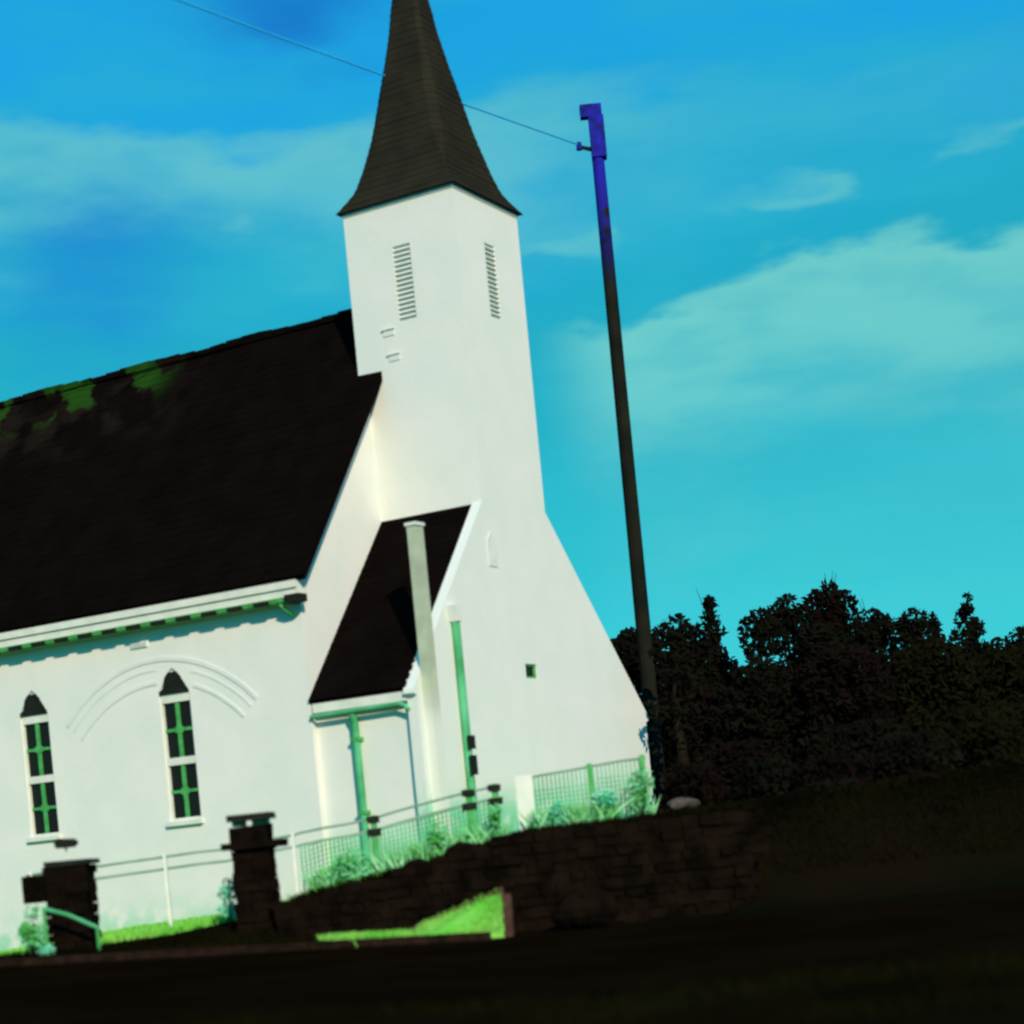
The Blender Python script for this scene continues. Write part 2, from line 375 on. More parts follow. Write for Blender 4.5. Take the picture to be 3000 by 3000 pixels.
# box eave and gutter along the nave
ev = MB().box(-3.93, NS0-.002, 2.60, 24.1, zz(5.80), zz(6.13)); ev.box(-3.98, -3.93, 2.60, 24.1, zz(5.98), zz(6.14)); ev.build('eave_board', trim, church)
MB().box(NS1+.002, 6.95, 2.60, 24.1, zz(5.80), zz(6.13)).build('eave_board', trim, church)
gt = MB()
gt.prism([(-3.97, 5.70), (-3.86, 5.66), (-3.84, 5.795), (-3.99, 5.795)], ex, 2.9, 24.1)
gu = gt.build('gutter', green_paint, church)
gb = MB()
for k in range(29):
    t = 3.35+k*.73; gb.box(-4.005, -3.87, t, t+.42, zz(5.675), zz(5.775))
gb.build('gutter_shadow_dash', black_iron, gu)  # black boxes standing in for the shadow gaps under the soffit
MB().box(-4.05, -3.72, 2.50, 2.88, zz(5.66), zz(5.83)).build('rainwater_head', black_iron, gu)
MB().path([P3(-3.93, 3.1, 5.66), P3(-3.84, 3.0, 5.52), P3(-3.68, 2.92, 5.42)], .045).build('pipe_bend', green_paint, gu)

# vestibule: lower front part on both sides of the tower
def vroof(s): return 7.82-1.175*(0-s) if s <= 0 else 7.86-1.05*(s-3.03)
vl = MB().prism([(-3.42, ZB-0.6), (0, ZB-0.6), (0, vroof(0)-.12), (-3.42, vroof(-3.42)-.12)], ex, 0.26, 2.779).build('side_wall', plaster_s, church)
vr = MB().prism([(3.03, ZB-0.6), (7.4, ZB-0.6), (7.4, vroof(7.4)-.12), (3.03, vroof(3.03)-.12)], ex, 0.26, 2.779).build('side_wall', plaster_s, church)
slope('vestibule_roof', -3.68, vroof(-3.68), -0.002, vroof(-0.002), 0.22, 2.775, 24, .10, roofm, church, 8)
slope('vestibule_roof', 7.7, vroof(7.7), 3.035, vroof(3.035), 0.22, 2.775, 24, .10, roofm, church, 9)
MB().box(-3.64, -3.422, 0.262, 2.7, zz(3.22), zz(3.42)).build('eave_board', trim, church)
g2 = MB().tube(P3(-3.66, 0.45, 3.17), P3(-3.66, 2.75, 3.14), .05)
g2.path([P3(-3.66, 0.45, 3.17), P3(-3.66, 0.30, 3.12), P3(-3.62, 0.20, 3.02)], .045)
g2.build('gutter', verdigris, church)
# facade wall, both gable wings
fw = MB().prism([(-3.6, ZB-.6), (-0.001, ZB-.6), (-0.001, 7.86), (-3.72, 3.45), (-3.74, 3.35), (-3.6, 3.30)], ex, 0.001, 0.258).build('facade_wall', plaster_f, church)
fw2 = MB().prism([(3.031, ZB-.6), (7.6, ZB-.6), (7.6, 2.80), (7.76, 2.85), (7.76, 2.98), (3.031, 7.9)], ex, 0.001, 0.258).build('facade_wall', plaster_f, church)
MB().box(0.02, 0.42, -.022, -.002, zz(6.35), zz(6.95)).prism([(0.02, 6.95), (0.42, 6.95), (0.22, 7.15)], ex, -.022, -.002).build('wall_plaque', mould, church)
# corner pier standing in front of the vestibule eave
pr = MB().box(-3.38, -3.06, -.22, .0, zz(ZB-.6), zz(6.93)); pr.build('corner_pier', pier_m, church)
MB().box(-3.41, -3.03, -.25, .03, zz(6.932), zz(7.0)).build('pier_cap', slat_m, church)
# downpipes
dp = MB().path([P3(-3.63, 1.69, 3.1), P3(-3.55, 1.69, 2.9), P3(-3.52, 1.69, ZB-.2)], .085, 12)
dp = dp.build('downpipe', verdigris, church)
for z in (2.5, 0.9, -0.3): MB().box(-3.63, -3.42, 1.58, 1.80, zz(z), zz(z+.08)).build('pipe_clip', green_paint, dp)
dq = MB().path([P3(-1.875, -.10, 4.95), P3(-1.875, -.10, ZB-.2)], .095, 12).build('downpipe', verdigris, church)
MB().prism([(-2.06, 5.3), (-1.69, 5.3), (-1.78, 4.95), (-1.97, 4.95)], ex, -.22, -.005).build('rainwater_head', mould, dq)
for a, b in ((2.12, 2.42), (1.55, 1.98)): MB().box(-2.02, -1.74, -.23, -.195, zz(a), zz(b)).build('junction_box', black_iron, dq)

# tower
tw = MB().box(0, 3.03, 0, 3.03, 0-.6, zz(15.17)).build('tower_wall', plaster_f, church)
c1 = MB().box(-.3, .12, 1.515-.24, 1.515+.24, zz(12.35), zz(14.1)).build('cutter', plaster, church)
c2 = MB().box(1.515-.24, 1.515+.24, -.3, .12, zz(12.35), zz(14.1)).build('cutter', plaster, church)
c3 = MB().box(1.576-.28, 1.576+.28, -.3, .14, zz(3.80), zz(4.14)).build('cutter', plaster, church)
cut(tw, [c1, c2, c3])
for face in (0, 1):
    lf = MB(); ls = MB()
    def q(a0, a1, d0, d1, z0, z1, mb):
        if face == 0: mb.box(d0, d1, a0, a1, z0, z1)
        else: mb.box(a0, a1, d0, d1, z0, z1)
    q(1.275, 1.755, .060, .118, zz(12.35), zz(14.1), lf)
    par = lf.build('louvre', trim, church)
    for k in range(15):
        z = zz(12.42+k*.112)
        a0, a1 = 1.28, 1.75
        if face == 0: ls.add([(.0,a0,z),(.0,a1,z),(.08,a1,z+.07),(.08,a0,z+.07),(.0,a0,z+.014),(.0,a1,z+.014),(.08,a1,z+.084),(.08,a0,z+.084)], [(0,3,2,1),(4,5,6,7),(0,1,5,4),(1,2,6,5),(2,3,7,6),(3,0,4,7)])
        else: ls.add([(a0,.0,z),(a1,.0,z),(a1,.08,z+.07),(a0,.08,z+.07),(a0,.0,z+.014),(a1,.0,z+.014),(a1,.08,z+.084),(a0,.08,z+.084)], [(0,3,2,1),(4,5,6,7),(0,1,5,4),(1,2,6,5),(2,3,7,6),(3,0,4,7)])
    ls.build('slats', slat_m, par)
for t, z in ((2.07, 12.15), (1.98, 11.55)):
    v_ = MB().box(-.02, .02, t-.15, t+.15, zz(z-.07), zz(z+.07)); v_.box(-.05, -.02, t-.18, t+.18, zz(z+.07), zz(z+.10))
    v_.build('wall_vent', mould, church)
fw_ = MB()
for a in ((1.30, 1.35, 3.80, 4.14), (1.80, 1.85, 3.80, 4.14), (1.35, 1.80, 3.80, 3.85), (1.35, 1.80, 4.09, 4.14)): fw_.box(a[0], a[1], .04, .09, zz(a[2]), zz(a[3]))
sw = fw_.build('small_window', green_paint, church)
MB().box(1.30, 1.85, .095, .12, zz(3.80), zz(4.14)).build('pane', glass, sw)
# cornice under the spire
MB().box(-.025, 3.055, -.025, 3.055, zz(15.08), zz(15.16)).build('cornice', trim, church)
# flared spire in shingle courses
prof = [(0, 1.0), (.10, .955), (.30, .865), (.55, .775), (1.0, .705), (1.55, .635), (2.25, .545), (2.9, .465), (3.7, .36), (4.35, .285), (5.0, .232), (6.0, .12), (7.1, .012)]
spm = MB(); H0 = 1.64; z = 0.0; rnd = random.Random(5); n_el = 16
def ring(r, z, j=0.0):
    k = ss(0.2, 2.2, z)*0.22                      # corners soften upwards
    pts = []
    for c_, (sx, sy) in enumerate(((-1, -1), (1, -1), (1, 1), (-1, 1))):
        nxs = ((1, -1), (1, 1), (-1, 1), (-1, -1))[c_]
        pa = (-1, -1+k) if c_ == 0 else (1-k, -1) if c_ == 1 else (1, 1-k) if c_ == 2 else (-1+k, 1)
        pb = (-1+k, -1) if c_ == 0 else (1, -1+k) if c_ == 1 else (1-k, 1) if c_ == 2 else (-1, 1-k)
        for p in (pa, pb): pts.append((1.515+p[0]*r*H0+rnd.uniform(-j, j), 1.515+p[1]*r*H0+rnd.uniform(-j, j), zz(15.165+z)))
    return pts
rings = []
zc = 0
while zc < 7.1:
    h = .17; r0 = interp(prof, zc); r1 = interp(prof, min(7.1, zc+h))
    rings.append(ring(r0+.002, zc, .005)); rings.append(ring(r1-.002, min(7.1, zc+h-.004), .004)); zc += h
vs = [p for r_ in rings for p in r_]; fs = [tuple(range(8))[::-1]]
for i in range(len(rings)-1):
    for k in range(8): fs.append((i*8+k, i*8+(k+1) % 8, (i+1)*8+(k+1) % 8, (i+1)*8+k))
fs.append(tuple(range((len(rings)-1)*8, len(rings)*8)))
spire = spm.add(vs, fs).build('spire', spirem, church)
MB().tube(P3(1.515, 1.515, 22.2), P3(1.515, 1.515, 23.3), .04, .02).box(1.2, 1.83, 1.49, 1.54, zz(22.8), zz(22.87)).build('cross', black_iron, spire)

# ------------------------------------------------------------------ retaining wall
rnd = random.Random(11)
CR = [(-4.75, -0.66), (-4.5, -0.63), (-3.4, -0.45), (-2.2, -0.24), (-1.3, -0.03), (-0.3, 0.18), (2, 0.2), (3.6, 0.26)]
wm = MB(); z = -1.75; row = 0
while z < 0.3:
    h = rnd.uniform(.15, .23); x = -4.72+rnd.uniform(-.1, .0)
    while x < 3.5:
        l = rnd.uniform(.22, .5); top = interp(CR, x+l/2)
        if z+h*0.4 < top:
            wm.jbox(x, x+l-.015, 33.30+rnd.uniform(-.04, .03), 33.72, z, min(z+h-.012, top+rnd.uniform(-.02, .03)), .022, rnd)
        x += l
    z += h
core = [(-4.6, -1.9)]+[(a, b-.09) for a, b in CR[1:]]+[(3.6, -1.9)]
wm.prism(core, lambda p, d: (p[0], d, p[1]), 33.36, 33.68)
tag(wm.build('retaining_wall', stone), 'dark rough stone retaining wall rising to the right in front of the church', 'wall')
# boulders and a block on the wall top
def boulder(name, loc, size, m, seed, label):
    rnd = random.Random(seed); mb = MB(); nu, nv = 10, 7; vs = []
    ph = [rnd.uniform(0, 6) for _ in range(4)]
    for j in range(nv+1):
        b = math.pi*j/nv-math.pi/2
        for i in range(nu):
            a = 2*math.pi*i/nu; k = 1+.16*math.sin(2*a+ph[0])+.12*math.sin(3*a+ph[1]+b)+rnd.uniform(-.06, .06)
            vs.append((math.cos(b)*math.cos(a)*size[0]*k, math.cos(b)*math.sin(a)*size[1]*k, (math.sin(b)*k*.9+.6)*size[2]))
    fs = [(j*nu+i, j*nu+(i+1) % nu, (j+1)*nu+(i+1) % nu, (j+1)*nu+i) for j in range(nv) for i in range(nu)]
    mb.add(vs, fs); o = mb.build(name, m); o.location = loc; tag(o, label, 'stone'); return o
boulder('boulder', (-2.25, 33.5, -.33), (.20, .16, .12), stone, 1, 'dark lumpy stone lying on the sloping retaining wall top')
boulder('boulder', (-1.45, 33.55, -.16), (.30, .18, .15), stone, 2, 'larger dark stone on the wall top below the right green downpipe')
boulder('boulder', (2.99, 40, .36), (.30, .2, .13), pale_stone, 3, 'small pale stone by the dark trees right of the church corner')
boulder('boulder', (.54, 32.2, -1.5), (.5, .35, .35), stone, 4, 'grey brown boulder below the wall under the church front')

# ------------------------------------------------------------------ gate pillars
def pillar(x, y, zt, w_, label, seed):
    rnd = random.Random(seed); zb = tz(x, y)-.35
    e = empty('gate_pillar', (x, y, zb)); tag(e, label, 'pillar', 'stone gate pillars')
    mb = MB(); z = 0; H = zt-zb
    mb.box(-w_/2+.05, w_/2-.05, -w_/2+.05, w_/2-.05, 0, H)
    while z < H-.05:
        h = min(rnd.uniform(.14, .22), H-z)
        for s in (-1, 1):
            k = rnd.uniform(-.15, .15)*w_; o1 = rnd.uniform(-.015, .05); o2 = rnd.uniform(-.015, .05)
            mb.jbox(-w_/2-o1, k-.01, s*w_/2-(.22 if s > 0 else 0), s*w_/2+(.22 if s < 0 else 0), z, z+h-.012, .014, rnd)
            mb.jbox(k+.01, w_/2+o2, s*w_/2-(.22 if s > 0 else 0), s*w_/2+(.22 if s < 0 else 0), z, z+h-.012, .014, rnd)
        z += h
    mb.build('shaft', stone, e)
    return e, H
e, H = pillar(-8.42, 34.0, 0.33, .72, 'dark stone gate pillar at far left with a flat overhanging cap and a side block', 3)
MB().jbox(-.34, .46, -.42, .42, H+.002, H+.09, .01, random.Random(2)).build('cap', black_iron, e)
MB().jbox(-.78, -.40, -.25, .2, H-.60, H-.12, .015, random.Random(4)).build('side_block', stone, e)
MB().tube((-.02, 0, H+.09), (-.02, 0, H+.32), .02).build('lamp_stem', trim, e)
MB().prism([(-.17, H+.32), (.12, H+.32), (.19, H+.40), (.13, H+.47), (-.12, H+.49), (-.20, H+.44)], lambda p, d: (p[0], d, p[1]), -.13, .13).build('lamp_head', black_iron, e)
e, H = pillar(-5.14, 34.0, 0.42, .68, 'tall dark stone gate pillar with a flat slab raised on its top', 5)
MB().jbox(-.50, .56, -.48, .48, H-.10, H+.02, .02, random.Random(6)).build('ledge', stone, e)
MB().jbox(-.34, .34, -.34, .34, H+.022, H+.30, .02, random.Random(7)).build('neck', stone, e)
bl = MB(); bl.box(-.30, -.10, -.2, .2, H+.31, H+.40).box(.05, .32, -.2, .2, H+.31, H+.40); bl.build('spacer', verdigris, e)
MB().jbox(-.36, .40, -.36, .36, H+.402, H+.52, .012, random.Random(8)).build('top_slab', black_iron, e)

# low sloping handrail in front of the left pillar
hr = empty('handrail', (-8.72, 33.1, tz(-8.72, 33.1))); tag(hr, 'pale green sloping handrail crossing in front of the left gate pillar', 'handrail')
z0 = hr.location.z
MB().path([(0, 0, -.37-z0), (.42, .02, -.52-z0), (.92, .05, -.80-z0)], .035).build('rail', verdigris, hr)
MB().tube((0.02, 0, -.1), (0.02, 0, -.37-z0), .03).build('post', green_paint, hr)
MB().tube((.90, .05, -.1), (.90, .05, -.80-z0), .03).build('post', green_paint, hr)

# ------------------------------------------------------------------ mesh fence
def fence(xa, xb, y, topf, posts, label, two=True, seed=0, mesh=True):
    rnd = random.Random(seed)
    e = empty('wire_fence', (xa, y, tz(xa, y))); tag(e, label, 'fence', 'fences before the church'); z0 = e.location.z
    n = int((xb-xa)/.5)
    tp = [(xa+(xb-xa)*i/n-xa, 0, topf(xa+(xb-xa)*i/n)-z0+rnd.uniform(-.012, .012)) for i in range(n+1)]
    MB().path(tp, .026).build('rail', rail_m, e)
    if two: MB().path([(p[0], .02, p[2]-.24) for p in tp], .028).build('rail', rail_m, e)
    mb = MB(); x = xa+.03
    while x < xb and mesh:
        t = topf(x)-z0-(.24 if two else .02); b = tz(x, y)-z0
        mb.add([(x-xa-.015, 0, b), (x-xa+.015, 0, b), (x-xa+.015, 0, t), (x-xa-.015, 0, t), (x-xa-.015, .01, b), (x-xa+.015, .01, b), (x-xa+.015, .01, t), (x-xa-.015, .01, t)], [(0,1,2,3),(7,6,5,4),(0,3,7,4),(1,5,6,2)])
        x += .085
    for k in range(1, 16 if mesh else 1):
        for i in range(n):
            x0, x1 = xa+(xb-xa)*i/n, xa+(xb-xa)*(i+1)/n; b0, b1 = tz(x0, y)-z0, tz(x1, y)-z0
            z_ = k*.09
            if z_ < topf(x0)-z0-b0-.25: mb.tube((x0-xa, 0, b0+z_), (x1-xa, 0, b1+z_), .011, n=4)
    if mesh: mb.build('wire_mesh', verdigris, e, fix=False)
    for px, m, r, extra in posts:
        zb, zt = tz(px, y)-z0-.2, topf(px)-z0+.06
        MB().box(px-xa-r, px-xa+r, -.05, .05, zb, zt).build('post', m, e)
        if extra:
            MB().jbox(px-xa-r-.06, px-xa+r+.06, -.09, -.052, zt-.16, zt-.02, .01, rnd).jbox(px-xa-r-.07, px-xa+r+.07, -.09, -.052, zt-.42, zt-.28, .01, rnd).build('clamp', black_iron, e)
    return e
TOP = lambda x: interp([(-14, .15), (-8.9, .31), (-6.2, .42), (-3.36, .74), (-1.41, 1.08), (-.8, 1.14), (1.9, 1.36), (3, 1.4)], x)
fence(-10.4, -4.9, 38.5, lambda x: TOP(x), [(-10.3, white_post_m, .03, False), (-7.6, white_post_m, .03, False), (-5.0, white_post_m, .03, False)], 'thin grey rail fence between the two gate pillars', two=True, seed=1, mesh=False)
fence(-4.9, -.84, 38.5, TOP, [(-3.36, green_paint, .06, True), (-1.41, green_paint, .07, True), (-.88, green_paint, .07, True)], 'green wire fence with two rails in front of the downpipes', seed=2)
fence(-.36, 2.2, 38.5, lambda x: TOP(x)+.06, [(-.28, white_post_m, .17, False), (1.05, green_paint, .05, False), (2.12, green_paint, .05, False)], 'teal wire fence right of the thick white post', two=False, seed=3)

# ------------------------------------------------------------------ grass bank with stone edging
gb_ = empty('grass_bank', (-2.27, 32.15, -1.62)); tag(gb_, 'bright green wedge of grass in brown stone edging under the retaining wall', 'grass bank')
def gl(x, y, z): return (x+2.27, y-32.15, z+1.62)
V = [gl(-2.30, 32.15, -1.70), gl(-.80, 32.15, -1.70), gl(-.82, 33.2, -.84), gl(-2.34, 33.2, -1.34), gl(-.82, 33.2, -1.75), gl(-2.34, 33.2, -1.75), gl(-2.30, 32.15, -1.54), gl(-.80, 32.15, -1.56)]
MB().add(V, [(0,1,7,6), (6,7,2,3), (2,4,5,3), (0,6,3,5), (1,4,2,7)]).build('soil', grass_m, gb_)
ed = MB(); rnd = random.Random(9)
for i in range(7):
    a = i/7; b = (i+1)/7
    x0, x1 = -2.42+1.66*a, -2.42+1.66*b-.015; z0_, z1_ = -1.33+.55*a, -1.33+.55*b
    ed.add([gl(x0,33.1,z0_-.12), gl(x1,33.1,z1_-.12), gl(x1,33.27,z1_-.12), gl(x0,33.27,z0_-.12), gl(x0,33.1,z0_+.02), gl(x1,33.1,z1_+.02), gl(x1,33.27,z1_+.03), gl(x0,33.27,z0_+.03)], [(0,3,2,1),(4,5,6,7),(0,1,5,4),(1,2,6,5),(2,3,7,6),(3,0,4,7)])
for i in range(4): ed.jbox(*[c for c in (-.81+2.27, -.66+2.27)], 32.15-32.15+i*.27, .25+i*.27, -.15, .14+i*.20, .012, rnd)
ed.build('edging', edge_m, gb_)

def blades(name, m, pts, hmin, hmax, seed, label=None, parent=None, wd=.012):
    rnd = random.Random(seed); vs = []; fs = []
    for (x, y, z) in pts:
        a = rnd.uniform(0, math.pi); h = rnd.uniform(hmin, hmax); dx, dy = math.cos(a)*wd, math.sin(a)*wd
        bx, by = rnd.gauss(0, h*.35), rnd.gauss(0, h*.35); o = len(vs)
        vs += [(x-dx, y-dy, z-.02), (x+dx, y+dy, z-.02), (x+bx*.5+dx*.6, y+by*.5+dy*.6, z+h*.6), (x+bx, y+by, z+h)]
        fs.append((o, o+1, o+2, o+3))
    mb = MB(); mb.v = vs; mb.f = fs
    return mb.build(name, m, parent, fix=False)
rnd = random.Random(21)
pts = []
for _ in range(5000):
    a, b = rnd.random(), rnd.random(); x = -2.3+1.48*a
    z = (-1.55)*(1-b)+(-1.34+.5*a)*b
    pts.append(gl(x, 32.18+1.0*b, z))
blades('blades', grass_m, pts, .05, .13, 1, parent=gb_)
for k, (x, y, z) in enumerate(pts[:0]): pass
pts = [(x, y, tz(x, y)) for x, y in ((rnd.uniform(-3.85, -2.42), rnd.gauss(32.35, .2)) for _ in range(5200))]
tag(blades('grass_strip', grass_m, pts, .08, .24, 2), kind='stuff', label='narrow bright green grass strip along the kerb below the wall', cat='grass')
pts = []
for _ in range(42000):
    x = rnd.uniform(-16, -3.0); y = rnd.uniform(35.4, 46)
    if math.sin(x*1.7+1)*math.sin(y*1.3)+.25*math.sin(x*5.1) > -.55: pts.append((x, y, tz(x, y)+.02))
tag(blades('lawn_grass', grass_m, pts, .05, .17, 3, wd=.016), kind='stuff', label='bright yellow green grass at the foot of the nave wall', cat='grass')
pts = []
for _ in range(26000):
    x = rnd.uniform(-12, 9); y = rnd.uniform(13.5, 18.9); pts.append((x, y, tz(x, y)+hill_noise(x, y)*(y < 18)))
wp_ = []
for _ in range(9000):
    x = rnd.uniform(-4.7, 2.2); y = rnd.gauss(38.35, .16)
    if math.sin(x*2.3)+.6*math.sin(x*5.7+1)+rnd.uniform(-.9, .9) > -.1: wp_.append((x, y, tz(x, y)))
tag(blades('fence_weeds', weed_m, wp_, .12, .62, 14, wd=.022), kind='stuff', label='tall pale green weeds growing along the foot of the wire fence', cat='weeds')
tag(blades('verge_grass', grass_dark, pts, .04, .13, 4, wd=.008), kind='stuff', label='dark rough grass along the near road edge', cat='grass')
pts = []
for _ in range(16000):
    x = rnd.uniform(-4.6, 9); y = rnd.uniform(33.8, 37.5); pts.append((x, y, tz(x, y)))
for _ in range(12000):
    x = rnd.uniform(-12, -3.4); y = rnd.uniform(31.9, 33.9); pts.append((x, y, tz(x, y)))
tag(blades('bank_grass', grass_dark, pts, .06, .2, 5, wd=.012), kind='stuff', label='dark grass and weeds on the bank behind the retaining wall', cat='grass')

# ------------------------------------------------------------------ foliage
def leaf_mesh(mb, clumps, n_per, size, rnd, squash=1.0):
    for (cx, cy, cz, r) in clumps:
        for _ in range(int(n_per*(r*r))):
            while True:
                p = Vector((rnd.uniform(-1, 1), rnd.uniform(-1, 1), rnd.uniform(-1, 1)))
                if p.length < 1: break
            p = p.normalized()*(p.length**.45)*r
            c = Vector((cx+p.x, cy+p.y, cz+p.z*squash))
            a = Vector((rnd.gauss(0, 1), rnd.gauss(0, 1), rnd.gauss(0, 1))).normalized(); b = a.orthogonal().normalized()
            s = size*rnd.uniform(.6, 1.4); o = len(mb.v)
            mb.v += [tuple(c-a*s), tuple(c+b*s*.55), tuple(c+a*s), tuple(c-b*s*.55)]; mb.f.append((o, o+1, o+2, o+3))
def shrub(x, y, h, r, m, label, seed, n=260, size=.045):
    rnd = random.Random(seed); z = tz(x, y); e = empty('shrub', (x, y, z)); tag(e, label, 'shrub', 'pale green shrubs by the fence and pillars')
    cl_ = []
    for _ in range(9):
        a = rnd.uniform(0, 6.28); k = rnd.uniform(0, .6)*r
        cl_.append((math.cos(a)*k, math.sin(a)*k*.7, rnd.uniform(.25, .85)*h, r*rnd.uniform(.35, .55)))
    mb = MB(); leaf_mesh(mb, cl_, n/(r*r)*.8, size, rnd); mb.build('foliage', m, e, fix=False)
    st = MB()
    for c_ in cl_[:6]: st.tube((0, 0, -.05), (c_[0], c_[1], c_[2]), .015, .006, 5)
    st.build('stem', bark, e)
shrub(2.0, 38.1, 1.15, .42, leafG, 'tall green shrub at the right end of the teal fence', 1, 420)
shrub(1.35, 38.2, .9, .36, leafT, 'teal shrub against the fence beside the church corner', 2, 300)
shrub(.35, 38.1, .55, .40, leafT, 'low teal shrub right of the thick white post', 3, 260)
shrub(-2.15, 38.1, .85, .38, leafG, 'bushy green shrub between the two downpipes', 4, 300)
shrub(-.9, 38.0, .9, .20, leafG, 'narrow green shrub just left of the thick white post', 5, 220)
shrub(-3.95, 38.0, .75, .55, leafG, 'wide green shrub right of the tall gate pillar', 6, 260)
shrub(-5.75, 34.6, 1.0, .26, leafT, 'thin teal shrub touching the left side of the tall gate pillar', 7, 260)
shrub(-8.98, 33.2, .95, .34, leafG, 'ragged green shrub left of the far left gate pillar', 8, 330)
shrub(-8.55, 32.5, .28, .2, leafT, 'tiny pale teal plant at the foot of the far left pillar', 9, 160, .035)

# ------------------------------------------------------------------ trees behind and right
def tree(x, y, top, r, m, label, seed, conic=False, n=150, spray=0, size=.11, group='dark trees right of the church'):
    rnd = random.Random(seed); z = tz(x, y); H = top-z
    e = empty('pine_tree' if conic else 'broadleaf_tree', (x, y, z)); tag(e, label, 'tree', group)
    tr = MB(); pts_ = [(0, 0, -.2)]
    for i in range(1, 6): pts_.append((rnd.gauss(0, .07), rnd.gauss(0, .07), (H*.9)*i/5))
    for i in range(5): tr.tube(pts_[i], pts_[i+1], .20*(1-i/5.4), .20*(1-(i+1)/5.4), 7)
    cl_ = []
    if conic:
        k = H*.12
        while k < H-.1:
            f = 1-k/H; rr = r*f+.12
            for _ in range(5 if f > .3 else 3):
                a = rnd.uniform(0, 6.28); d = rr*rnd.uniform(.3, 1.0)
                cl_.append((math.cos(a)*d, math.sin(a)*d, k+rnd.uniform(-.1, .1), .16+.42*f*rnd.uniform(.6, 1.1)))
                tr.tube((0, 0, k+.1), (math.cos(a)*d, math.sin(a)*d, k), .03, .01, 4)
            cl_.append((0, 0, k, .14+.35*f)); k += .38
        cl_.append((0, 0, H-.12, .16))
    else:
        for _ in range(26):
            a = rnd.uniform(0, 6.28); q_ = rnd.random(); zc_ = H*(.10+.80*q_); env = r*math.sqrt(max(.06, 1-((q_-.42)/.66)**2))
            d = env*rnd.uniform(.15, .85); rr = rnd.uniform(.45, .85)*min(1, r/1.5)
            zc_ = min(zc_, H-rr*.9)
            cl_.append((math.cos(a)*d, math.sin(a)*d, zc_, rr))
            if rnd.random() < .6: tr.tube((0, 0, zc_*.7), (math.cos(a)*d, math.sin(a)*d, zc_), .05, .015, 4)
        k_ = min(1, r); cl_.append((rnd.uniform(-.1, .1), 0, H-.5*k_, .52*k_)); cl_.append((-.4*r, .1, H-.85*k_, .6*k_)); cl_.append((.45*r, 0, H-.95*k_, .6*k_))
    for _ in range(spray):
        a = rnd.uniform(-.5, .5); b_ = (math.sin(a)*.8, rnd.uniform(-.2, .2), H+rnd.uniform(.1, .5)); tr.tube((b_[0]*.3, 0, H-.6), b_, .02, .008, 4)
    tr.build('trunk', bark, e)
    mb = MB(); leaf_mesh(mb, cl_, n, size, rnd); mb.build('crown', m, e, fix=False)
    return e
T = [
 (3.3, 60, 6.20, 1.2, leafA, 'dark tree directly behind the church\'s right gable slope', False, 0),
 (4.55, 57, 6.15, .95, leafA, 'flat topped dark tree just right of the utility pole', False, 0),
 (5.89, 60, 6.9, .75, leafA, 'narrow pointed dark conifer, nearest conifer to the utility pole', True, 1),
 (7.12, 58, 6.2, .62, leafA, 'small round headed dark tree right of the narrow conifer', False, 0),
 (8.35, 60, 6.75, .95, leafA, 'square headed dark tree left of the tallest tree', False, 0),
 (9.62, 60, 7.05, .85, leafB, 'tallest dark tree with wispy twigs above its crown', False, 3),
 (10.65, 59, 6.0, .95, leafA, 'low broad dark tree right of the tallest tree', False, 2),
 (11.7, 58, 5.75, .8, leafA, 'flat headed dark tree left of the leaning tree', False, 0),
 (12.75, 60, 5.75, .42, leafA, 'thin leaning dark tree left of the spreading conifer', True, 0),
 (13.9, 60, 6.25, 1.15, leafA, 'wide spreading star shaped conifer near the right edge', True, 0),
 (15.9, 62, 5.2, 1.7, leafA, 'level topped dark tree at the right edge of the view', False, 0),
 (8.9, 57.5, 5.5, 1.2, leafA, 'lower dark tree filling the gap left of the tallest tree', False, 0),
]
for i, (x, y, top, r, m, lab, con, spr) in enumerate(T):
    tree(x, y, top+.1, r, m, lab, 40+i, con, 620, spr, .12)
# dense lower row in front of them
F = [(3.80, 49.4, 5.0, .62, leafA, 'tall narrow dark bush hiding the foot of the utility pole'),
     (4.1, 54, 4.0, 1.3, leafB, 'brownish dark bush directly right of the church corner'),
     (6.3, 54.5, 4.4, 1.7, leafA, 'second dark bush from the church in the front row'),
     (8.7, 53.5, 4.6, 1.7, leafB, 'brown tinged bush below the square headed tree'),
     (11.1, 54, 4.4, 1.7, leafC, 'olive dark bush below the flat headed tree'),
     (13.5, 54.5, 4.2, 1.8, leafC, 'olive bush below the spreading conifer'),
     (15.9, 55, 4.4, 1.8, leafA, 'dark bush at the right edge in the front row'),
     (5.2, 48, 1.9, 1.3, leafB, 'low brown bush nearest the church corner'),
     (7.8, 47, 2.1, 1.5, leafA, 'low dark bush in the middle of the nearest row'),
     (10.4, 47, 2.2, 1.6, leafC, 'low olive bush in the nearest row at right'),
     (13.0, 48, 2.3, 1.7, leafC, 'low olive bush in the nearest row at the right edge')]
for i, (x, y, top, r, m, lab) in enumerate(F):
    tree(x, y, top, r, m, lab, 80+i, False, 260, 0, .12, 'dark bushes before the trees')
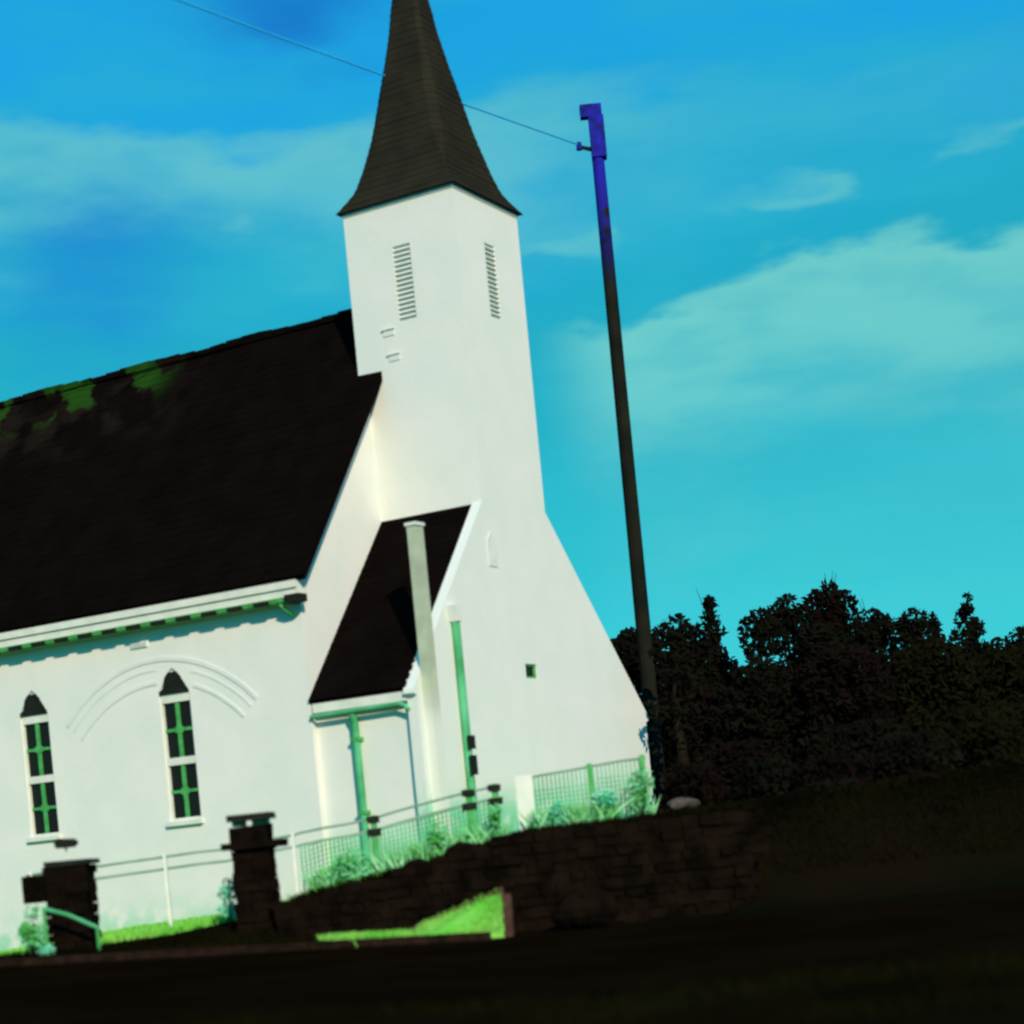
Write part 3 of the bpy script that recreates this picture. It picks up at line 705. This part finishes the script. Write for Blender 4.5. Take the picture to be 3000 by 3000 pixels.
G = [(3.5, 43.0, 1.35, .75, leafB, 'lowest brown scrub bush touching the church corner base'),
     (4.9, 41.5, 1.25, .85, leafA, 'low dark scrub bush above the right end of the stone wall'),
     (6.4, 40.5, 1.15, .9, leafB, 'brown scrub bush, second on the bank right of the wall'),
     (8.0, 41.0, 1.45, 1.0, leafA, 'blackish scrub bush, third on the bank right of the wall'),
     (9.8, 41.5, 1.6, 1.1, leafC, 'olive scrub bush on the bank near the right edge'),
     (5.6, 37.0, .55, .7, leafA, 'small dark scrub clump low on the bank just right of the wall'),
     (7.4, 36.5, .5, .8, leafB, 'small brown scrub clump low on the bank at right'),
     (9.2, 37.0, .7, .8, leafC, 'small olive scrub clump low on the bank at the right edge')]
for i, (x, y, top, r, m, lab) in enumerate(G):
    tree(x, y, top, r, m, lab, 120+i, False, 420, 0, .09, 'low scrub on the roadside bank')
# the wood behind: reads as one mass
wd = MB(); rnd = random.Random(77); cl_ = []
for i in range(230):
    x = rnd.uniform(2.2, 24); y = rnd.uniform(62, 68); hh = rnd.uniform(.3, 4.5)+.25*math.sin(x*1.9)
    cl_.append((x, y, hh, rnd.uniform(.7, 1.15)))
leaf_mesh(wd, cl_, 190, .17, rnd)
tag(wd.build('wood', leafA, fix=False), kind='stuff', label='dense dark wood closing the gaps behind the trees', cat='wood')

# ------------------------------------------------------------------ utility pole and wire
px, py = 3.24, 52.0; zb = tz(px, py)
up_ = empty('utility_pole', (px, py, zb)); tag(up_, 'tall dark wooden utility pole with a blue stained top right of the steeple', 'pole')
ZT = 19.35-zb
pm = MB(); k = 14
for i in range(k):
    a, b = i/k, (i+1)/k; pm.tube((0, 0, -.3+(ZT+.3)*a), (0, 0, -.3+(ZT+.3)*b), .225-.06*a, .225-.06*b, 12)
pm.build('pole', pole_m, up_)
MB().box(-.37, .21, -.13, .13, ZT-.03, ZT+.31).build('crossarm', blue_m, up_)
MB().box(-.16, .24, -.2, .17, ZT-1.15, ZT-.03).build('transformer', blue_m, up_)
br = MB().tube((-.08, 0, 18.45-zb), (-.48, -.02, 18.56-zb), .065, .045).build('bracket', black_iron, up_)
MB().tube((-.48, -.02, 18.48-zb), (-.48, -.02, 18.68-zb), .085, .07).build('insulator', blue_m, br)
wp = []; p0 = Vector((px-.48, py-.02, 18.62)); p1 = p0+Vector((-7.41, -9.7, 0)).normalized()*46
for i in range(31):
    t = i/30; p = p0.lerp(p1, t); p.z -= 4*0.28*t*(1-t); wp.append(tuple(p-p0))
wo = MB().path(wp, .022, 6).build('overhead_wire', wire_m); wo.location = p0
tag(wo, 'thin blue overhead wire running left from the utility pole past the spire', 'wire')
